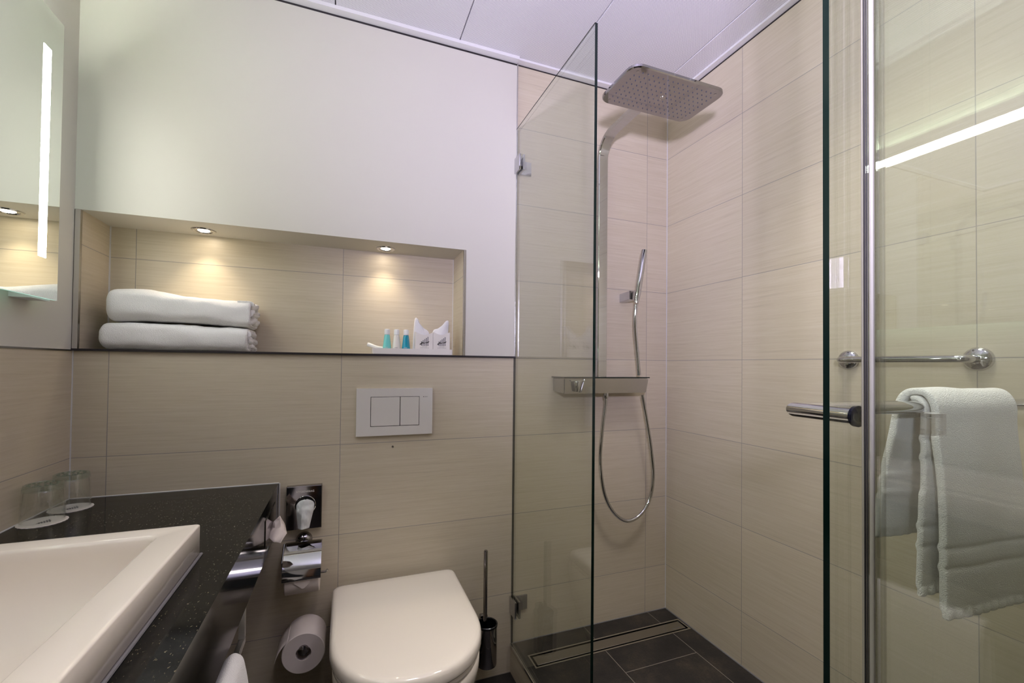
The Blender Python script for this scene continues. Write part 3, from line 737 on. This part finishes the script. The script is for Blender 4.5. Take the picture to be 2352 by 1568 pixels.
# ================================================================ TOILET
tl = thing('toilet', 'white wall-hung toilet with closed D-shaped lid', 'toilet', (0.171, 1.25, 0.06))
def dring(z, hw, yb, ys, yf_, cx=0.171, rb=0.02, n=28, e=2.0):
    pts = []
    for i in range(5):
        a = PI / 2 * i / 4; pts.append((cx + hw - rb + rb * math.cos(a), yb - rb + rb * math.sin(a), z))
    for i in range(5):
        a = PI / 2 + PI / 2 * i / 4; pts.append((cx - hw + rb + rb * math.cos(a), yb - rb + rb * math.sin(a), z))
    for i in range(4): pts.append((cx - hw, yb - rb + (ys - yb + rb) * (i + 1) / 5, z))
    for i in range(n + 1):
        a = PI + PI * i / n; c, s = math.cos(a), math.sin(a)
        pts.append((cx + hw * math.copysign(abs(c) ** (2 / e), c), ys + (ys - yf_) * math.copysign(abs(s) ** (2 / e), s), z))
    for i in range(4): pts.append((cx + hw, ys + (yb - rb - ys) * (i + 1) / 5, z))
    return pts
E_ = 2.15
bm = BM()
def lid(z, ins): return dring(z, 0.1965 - ins, 1.487 - ins, 1.20, 0.985 + ins, rb=0.022, e=E_)
rings = [lid(0.3935, 0.006), lid(0.395, 0.002), lid(0.400, 0.0), lid(0.417, 0.0005), lid(0.424, 0.003), lid(0.4285, 0.008), lid(0.4305, 0.016), lid(0.4315, 0.04), lid(0.4325, 0.10)]
loft(bm, rings); obj('lid', bm, 'ceramic', tl, smooth=True, angle=60)
bm = BM()
def rr_(z, ins): return dring(z, 0.190 - ins, 1.480, 1.20, 0.992 + ins, rb=0.02, e=E_)
loft(bm, [rr_(0.3735, 0.003), rr_(0.376, 0.0), rr_(0.390, 0.0), rr_(0.3925, 0.003)]); obj('seat', bm, 'ceramic', tl, smooth=True, angle=60)
bm = BM()
def bowl(z, hw, yf_, yb=YB): return dring(z, hw, yb, max(yf_ + 0.15, 1.18), yf_, rb=0.012, e=2.15)
loft(bm, [bowl(0.372, 0.184, 1.000), bowl(0.368, 0.188, 0.996), bowl(0.345, 0.188, 0.998), bowl(0.30, 0.182, 1.02), bowl(0.24, 0.168, 1.07), bowl(0.17, 0.145, 1.14), bowl(0.10, 0.120, 1.22), bowl(0.065, 0.105, 1.27), bowl(0.06, 0.095, 1.29)])
obj('bowl', bm, 'ceramic', tl, smooth=True, angle=60)
for sx in (-0.12, 0.12):
    bm = BM(); lathe(bm, [(0.011, -0.022), (0.011, 0.022)], (0.171 + sx, 1.488, 0.404), 'X', 16); obj('hinge', bm, 'chrome', tl, smooth=True)

# toilet brush
tb = thing('toilet_brush', 'dark chrome toilet brush set fixed to the wall right of the toilet', 'toilet brush', (0.4835, 1.455, 0.085))
bm = BM(); C0 = (0.4835, 1.458, 0.086)
lathe(bm, [(0.030, 0.0), (0.0345, 0.002), (0.036, 0.007), (0.036, 0.136), (0.0330, 0.137), (0.0325, 0.02), (0.002, 0.018)], C0, n=40); obj('cup', bm, 'darkchrome', tb, smooth=True)
bm = BM(); lathe(bm, [(0.0345, 0.134), (0.0375, 0.136), (0.0375, 0.142), (0.0350, 0.144), (0.0325, 0.142), (0.0325, 0.05), (0.002, 0.045)], C0, n=40, cap0=False); obj('rim', bm, 'black', tb, smooth=True, label='black plastic rim and liner')
bm = BM(); tube(bm, [(0.4765, 1.458, 0.13), (0.4765, 1.458, 0.480), (0.4765, 1.458, 0.4835)], [0.0072, 0.0072, 0.0055], 16); obj('handle', bm, 'darkchrome', tb, smooth=True)
bm = BM(); tube(bm, [(0.4765, 1.458, 0.10), (0.4765, 1.458, 0.16)], [0.022, 0.020], 16); obj('brush_head', bm, 'black', tb, smooth=True)
obj('wall_bracket', bx(0.470, 0.497, 1.490, YB, 0.17, 0.238, bev=0.002), 'darkchrome', tb)

# ================================================================ SHOWER
# drain channel
dr = thing('shower_drain', 'long steel linear drain channel in the dark shower floor', 'drain', (0.96, 1.387, SF))
bm = BM()
for a in ((0.6245, 1.2935, 1.352, 1.358), (0.6245, 1.2935, 1.417, 1.423), (0.6245, 0.6305, 1.358, 1.417), (1.2875, 1.2935, 1.358, 1.417)): box(bm, a[0], a[1], a[2], a[3], SF - 0.0115, SF + 0.0015)
obj('frame', bm, 'alu', dr)
obj('channel', bx(0.6305, 1.2875, 1.358, 1.417, SF - 0.0115, SF - 0.009), 'black', dr)
obj('cover_plate', bx(0.6385, 1.2800, 1.3655, 1.4095, SF - 0.004, SF + 0.0012, bev=0.0006, seg=1), 'steel', dr)
text('DALLMER', 0.009, (1.225, 1.372, SF + 0.0013), Matrix.Identity(4), 'grey', dr)

def glass_slab(bm, corners8):
    pass
def edge_faces(bm, axis_n):
    """faces whose normal is not along axis_n get the polished edge material"""
    bm.normal_update()
    for f in bm.faces:
        f.material_index = 0 if (abs(f.normal.dot(axis_n)) > 0.9 or abs(f.normal.z) > 0.9) else 1
# fixed panel by the back wall
gp = thing('glass_panel', 'narrow fixed clear glass panel between the toilet wall and the shower', 'glass panel', (GX, 1.23, SF))
bm = BM(); box(bm, GX - 0.004, GX + 0.004, 0.956, YB - 0.0015, SF + 0.0015, 2.022); edge_faces(bm, Vector((1, 0, 0))); obj('pane', bm, ['glass', 'edge'], gp)
obj('top_edge', bx(GX - 0.0042, GX - 0.0026, 0.956, YB - 0.0015, 2.0205, 2.0222), 'edge', gp)
def clamp(par, z0, z1, up):
    bm = bx(GX - 0.0115, GX - 0.0042, YB - 0.056, YB - 0.001, z0, z1, bev=0.0015); obj('clamp_plate', bm, 'chrome', par, smooth=True)
    bm = BM(); box(bm, GX + 0.0042, GX + 0.0115, YB - 0.056, YB - 0.001, z0, z1); box(bm, GX + 0.0115, GX + 0.058, YB - 0.008, YB - 0.001, z0 + 0.003, z1 - 0.003)
    bmesh.ops.bevel(bm, geom=bm.edges[:], offset=0.0012, segments=2, affect='EDGES'); obj('wall_bracket', bm, 'chrome', par, smooth=True)
clamp(gp, 1.850, 1.908, True); clamp(gp, 0.222, 0.282, False)
# near fixed panel with its seal
g2 = thing('glass_panel', 'wide fixed clear glass panel at the right edge, carrying a vertical plastic seal', 'glass panel', (GX, -0.1, SF))
bm = BM(); box(bm, GX - 0.004, GX + 0.004, -0.52, 0.3365, SF + 0.0015, 2.022); edge_faces(bm, Vector((1, 0, 0))); obj('pane', bm, ['glass', 'clear'], g2)
bm = BM(); box(bm, GX - 0.0060, GX - 0.0041, 0.3240, 0.3385, SF + 0.01, 2.022); box(bm, GX + 0.0041, GX + 0.0060, 0.3240, 0.3385, SF + 0.01, 2.022); obj('seal_channel', bm, 'seal', g2)
bm = BM(); tube(bm, [(GX - 0.0048, 0.3325, SF + 0.01), (GX - 0.0048, 0.3325, 2.022)], 0.0026, 10); obj('seal_rib', bm, plain('milky_plastic', srgb(172, 169, 156), 0.5, 0, 0.3), g2, smooth=True)
bm = BM(); tube(bm, [(GX - 0.001, 0.3408, SF + 0.01), (GX - 0.001, 0.3408, 2.022)], 0.0044, 12); obj('seal_bulb', bm, plain('pale_plastic', srgb(176, 171, 156), 0.5, 0, 0.3), g2, smooth=True)
bm = BM(); box(bm, GX - 0.0072, GX - 0.0062, 0.3385, 0.3398, SF + 0.01, 2.022); obj('seal_lip', bm, plain('grey_lip', srgb(60, 58, 58), 0.6, 0, 0.1), g2)
bm = BM(); box(bm, GX - 0.0072, GX - 0.0066, 0.3362, 0.3368, SF + 0.01, 2.022); obj('seal_lip', bm, plain('dark_lip', srgb(50, 50, 54), 0.6, 0, 0.1), g2)

# hinged door standing open into the shower
ang = math.radians(-5); D = Vector((math.cos(ang), math.sin(ang), 0)); N = Vector((-math.sin(ang), math.cos(ang), 0)); E0 = Vector((0.5466, 0.3515, 0))
def dp(s, o, z): return E0 + D * s + N * o + Vector((0, 0, z))
def dbox(bm, s0, s1, o0, o1, z0, z1):
    vs, fs = box(bm, 0, 1, 0, 1, 0, 1)
    k = 0
    for s in (s0, s1):
        for o in (o0, o1):
            for z in (z0, z1): vs[k].co = dp(s, o, z); k += 1
    return fs
gd = thing('glass_shower_door', 'clear glass shower door standing open, with a chrome towel bar', 'shower door', tuple(dp(0.3, 0.004, SF)))
bm = BM(); dbox(bm, 0, 0.612, 0, 0.008, SF + 0.012, 2.022); edge_faces(bm, N); obj('pane', bm, ['glass', 'edge'], gd)
for z in (0.30, 1.80):
    pass
RS0, RS1, RO, RZ = 0.0602, 0.597, 0.0960, 1.075
bm = BM(); tube(bm, [dp(RS0, 0.0085, RZ), dp(RS0, RO, RZ), dp(RS1, RO, RZ), dp(RS1, 0.0085, RZ)], 0.0103, 28); obj('towel_bar', bm, 'chrome', gd, smooth=True, angle=30)
for s in (RS0, RS1):
    bm = BM(); lathe(bm, [(0.0096, -0.0005), (0.0100, -0.001), (0.0100, -0.0025), (0.008, -0.0045), (0.002, -0.005)], dp(s, 0.0, RZ), (N, D, Vector((0, 0, 1))), 28); obj('through_bolt', bm, 'chrome', gd, smooth=True)
    bm = BM(); lathe(bm, [(0.0118, 0.0), (0.0134, 0.001), (0.0134, 0.005), (0.0118, 0.006)], dp(s, 0.0085, RZ), (N, D, Vector((0, 0, 1))), 28); obj('collar', bm, plain('navy_collar', srgb(26, 28, 52), 0.15, 0.7), gd, smooth=True)
bm = BM()
z0, z1, s0, s1 = 1.0520, 1.0795, 0.144, 0.170
for a in ((s0, s0 + 0.006, z0, z1), (s1 - 0.006, s1, z0, z1), (s0 + 0.006, s1 - 0.006, z1 - 0.006, z1), (s0 + 0.006, s1 - 0.006, z0, z0 + 0.006)): dbox(bm, a[0], a[1], -0.018, -0.0005, a[2], a[3])
obj('door_buffer', bm, 'clear', gd, label='clear square plastic buffer')

# towel over the door's bar
tw = thing('hand_towel', 'white terry hand towel hung over the bar of the open glass door', 'towel', tuple(dp(0.42, RO, 0.757)))
rb = 0.0190
def towel_layer(name, rr, zf, zb, s0, s1, fl, wob=0.0022, seed=0.0, th=0.011, frontout=0.0, backout=0.0, ridge=(0.075, 0.105)):
    short = zb > 1.0
    path = [(RO - rr - frontout * 0.8, zf), (RO - rr - frontout, zf + 0.12), (RO - rr - frontout * 0.6, RZ - 0.10), (RO - rr, RZ - 0.03), (RO - rr * 0.95, RZ + 0.002), (RO - rr * 0.55, RZ + rr * 0.85), (RO, RZ + rr), (RO + rr * 0.6, RZ + rr * 0.82), (RO + rr * 0.98, RZ), (RO + rr + backout * 0.5, RZ - 0.06), (RO + rr + backout, zb + 0.08), (RO + rr + backout, zb)]
    if short: path = path[:8]
    return drape(name, 'terry', tw, E0, D, N, path, s0, s1, wob=wob, flare=fl, thick=th, ns=44, ridge=ridge, seed=seed)
S0, S1 = 0.3037, 0.497
def fl_out(v, u):
    e = 0.0
    if v > 0.60: e = -0.034 * ((v - 0.60) / 0.40) * (1 - u) ** 0.8       # back flap flares out
    if v < 0.45: e += 0.004 * (1 - u) * math.sin(v * 9)
    return e
towel_layer('outer_layer', rb + 0.006, 0.757, 0.856, S0, S1, fl_out, seed=2.0, frontout=0.008, backout=0.012)
towel_layer('inner_layer', rb - 0.007, 0.785, 1.05, S0 - 0.006, S1 - 0.01, lambda v, u: -0.016 * (1 - v) ** 2 * (1 - u) if v < 0.5 else 0.012 * (v - 0.5), seed=7.0, th=0.009, frontout=0.002)

# grab bar on the right wall
gb = thing('grab_bar', 'chrome grab bar with round flanges on the right tiled wall', 'grab bar', (XR, 0.656, 1.159))
for y in (0.786, 0.526):
    bm = BM(); lathe(bm, [(0.026, 0.0), (0.026, -0.004), (0.0245, -0.008), (0.020, -0.012), (0.012, -0.0145), (0.009, -0.016)], (XR, y, 1.159), 'X', 36); obj('flange', bm, 'chrome', gb, smooth=True)
pth = [(XR - 0.010, 0.786, 1.159)] + [(XR - 0.030 - 0.020 * math.sin(a), 0.786 - 0.020 * (1 - math.cos(a)), 1.159) for a in [PI / 2 * i / 7 for i in range(8)]] + [(XR - 0.030 - 0.020 * math.cos(a), 0.546 - 0.020 * math.sin(a), 1.159) for a in [PI / 2 * i / 7 for i in range(8)]] + [(XR - 0.010, 0.526, 1.159)]
bm = BM(); tube(bm, pth, 0.0085, 20); obj('bar', bm, 'chrome', gb, smooth=True)

# shower pipe: column, arm, head, valve shelf
sh = thing('shower_column', 'chrome rain shower column with wide rectangular head and mixer shelf', 'shower', (0.953, YB, 1.03))
xa, xb = 0.9325, 0.9745
cen = [(1.474, 1.092), (1.474, 1.90), (1.474, 1.955)]
for i in range(1, 9):
    a = PI / 2 * i / 8 * 0.98; cen.append((1.474 - 0.085 * (1 - math.cos(a)), 1.955 + 0.085 * math.sin(a)))
cen += [(1.30, 2.044), (1.14, 2.046), (1.10, 2.046)]
rings = []
for i, (y, z) in enumerate(cen):
    a = Vector(cen[max(0, i - 1)]); b = Vector(cen[min(len(cen) - 1, i + 1)]); d_ = (b - a).normalized(); nn = Vector((-d_.y, d_.x)); h_ = 0.0085
    q = [(xa, -h_ + .003), (xa + .003, -h_), (xb - .003, -h_), (xb, -h_ + .003), (xb, h_ - .003), (xb - .003, h_), (xa + .003, h_), (xa, h_ - .003)]
    rings.append([(x, y + nn.x * o_, z + nn.y * o_) for x, o_ in q])
bm = BM(); loft(bm, rings); obj('column_and_arm', bm, 'chrome', sh, smooth=True, angle=35)
obj('wall_mount', bx(0.938, 0.969, 1.484, YB, 1.86, 1.93, bev=0.003), 'chrome', sh)
hz = 1.998; hx0, hx1, hy0, hy1 = 0.762, 1.117, 1.020, 1.208
bm = BM(); loft(bm, [rrect(hx0 + .003, hx1 - .003, hy0 + .003, hy1 - .003, 0.034, hz), rrect(hx0, hx1, hy0, hy1, 0.036, hz + 0.0025), rrect(hx0, hx1, hy0, hy1, 0.036, hz + 0.009), rrect(hx0 + .003, hx1 - .003, hy0 + .003, hy1 - .003, 0.034, hz + 0.0115)])
hd = obj('head', bm, plain('head_chrome', (0.40, 0.385, 0.40, 1), 0.05, 1), sh, smooth=True, angle=35)
bm = BM(); lathe(bm, [(0.022, 0.0), (0.022, 0.020), (0.018, 0.027)], (0.945, 1.115, hz + 0.0115), n=24); obj('ball_joint', bm, 'chrome', sh, smooth=True)
bm = BM()
for i in range(17):
    for j in range(9):
        x = hx0 + 0.030 + (hx1 - hx0 - 0.060) * i / 16; y = hy0 + 0.022 + (hy1 - hy0 - 0.044) * j / 8
        if (i in (0, 16) and j in (0, 8)) or ((x - 0.945) ** 2 + (y - 1.118) ** 2 < 0.013 ** 2): continue
        lathe(bm, [(0.0021, 0.0005), (0.0017, -0.0016), (0.0008, -0.0018)], (x, y, hz), n=8, cap0=False)
nz = obj('spray_nozzles', bm, plain('nozzle_grey', srgb(84, 86, 96), 0.2), hd, smooth=True); nz['kind'] = 'stuff'
bm = BM(); lathe(bm, [(0.011, 0.0003), (0.0105, -0.0008), (0.0092, -0.0008), (0.0088, -0.0002), (0.0035, -0.0002), (0.003, -0.001), (0.001, -0.001)], (0.945, 1.118, hz), n=28); obj('centre_screw', bm, 'steel', hd, smooth=True)
for x in (hx0 + 0.030, hx1 - 0.030):
    for y in (hy0 + 0.022, hy1 - 0.022):
        bm = BM(); lathe(bm, [(0.0042, 0.0003), (0.004, -0.0008), (0.0015, -0.0008)], (x, y, hz), n=16); obj('screw', bm, 'steel', hd, smooth=True)
# mixer shelf
bm = BM(); 
F = [(0.753, 1.407, 1.089), (1.131, 1.407, 1.089), (1.120, 1.409, 1.032), (0.754, 1.409, 1.032)]; Bk = [(0.757, YB, 1.089), (1.127, YB, 1.089), (1.118, YB, 1.036), (0.758, YB, 1.036)]
a = [bm.verts.new(p) for p in F]; b = [bm.verts.new(p) for p in Bk]
bm.faces.new(a); bm.faces.new(b[::-1])
for i in range(4): bm.faces.new((a[i], a[(i + 1) % 4], b[(i + 1) % 4], b[i]))
bmesh.ops.bevel(bm, geom=bm.edges[:], offset=0.003, segments=2, affect='EDGES'); obj('mixer_body', bm, 'steel', sh, smooth=True)
bm = BM(); box(bm, 0.752, 1.132, 1.404, YB, 1.0895, 1.0935); obj('glass_shelf', bm, M['edge'], sh)
bm = BM(); lathe(bm, [(0.0135, 0.0), (0.0145, 0.003), (0.011, 0.028), (0.008, 0.038), (0.003, 0.040)], (0.802, 1.398, 1.079), (Vector((0, 0, -1)), Vector((1, 0, 0)), Vector((0, 1, 0))), 20); k_ = obj('thermostat_knob', bm, 'chrome', sh, smooth=True)
bm = BM(); box(bm, 0.778, 0.832, 1.400, 1.408, 1.0785, 1.0815); tube(bm, [(0.838, 1.404, 1.086), (0.822, 1.402, 1.036)], 0.0028, 10); obj('knob_lever', bm, 'chrome', k_)
bm = BM(); lathe(bm, [(0.012, 0.0), (0.012, 0.012)], (1.1195, 1.45, 1.055), 'X', 20); obj('selector_button', bm, 'white', sh, smooth=True)
bm = BM(); lathe(bm, [(0.0105, -0.002), (0.0105, -0.016), (0.0095, -0.024), (0.006, -0.026)], (0.958, 1.447, 1.035), n=20); obj('hose_union', bm, 'chrome', sh, smooth=True)
# hand shower, holder, hose
hh = thing('hand_shower_holder', 'angular chrome wall holder gripping the hand shower', 'holder', (1.08, YB, 1.40))
bm = BM(); prism(bm, [(1.060, YB, 1.398), (1.094, YB, 1.398), (1.100, 1.452, 1.404), (1.066, 1.446, 1.404)], (0, 0, 0.034)); bmesh.ops.bevel(bm, geom=bm.edges[:], offset=0.0012, segments=2, affect='EDGES'); obj('bracket', bm, 'chrome', hh)
hs = thing('hand_shower', 'slim chrome stick hand shower resting tilted in its wall holder', 'hand shower', (1.090, 1.435, 1.385))
bm = BM(); p0, p1 = Vector((1.0880, 1.4330, 1.388)), Vector((1.1195, 1.425, 1.602))
tube(bm, [p0, p0.lerp(p1, 0.08), p0.lerp(p1, 0.2), p1.lerp(p0, 0.01), p1], [0.0085, 0.0105, 0.0118, 0.0118, 0.0105], 24); obj('wand', bm, 'chrome', hs, smooth=True)
hp = [p0 - (p1 - p0) * 0.02, (1.0855, 1.437, 1.33), (1.090, 1.440, 1.27), (1.102, 1.442, 1.18), (1.112, 1.444, 1.100)]
hp2 = [(1.131, 1.447, 1.020), (1.152, 1.447, 0.92), (1.175, 1.447, 0.80), (1.186, 1.447, 0.69), (1.170, 1.447, 0.60), (1.125, 1.447, 0.542), (1.062, 1.447, 0.522), (1.000, 1.447, 0.560), (0.955, 1.447, 0.640), (0.935, 1.447, 0.76), (0.942, 1.447, 0.88), (0.956, 1.447, 0.98), (0.958, 1.447, 1.012)]
bm = BM(); tube(bm, smoothpath(hp, 10), 0.0072, 14); obj('hose', bm, 'chrome', hs, smooth=True, label='upper length of smooth chrome hose')
bm = BM(); tube(bm, smoothpath(hp2, 10), 0.0068, 14); obj('hose', bm, 'chrome', hs, smooth=True, label='hanging loop of chrome hose below the mixer')
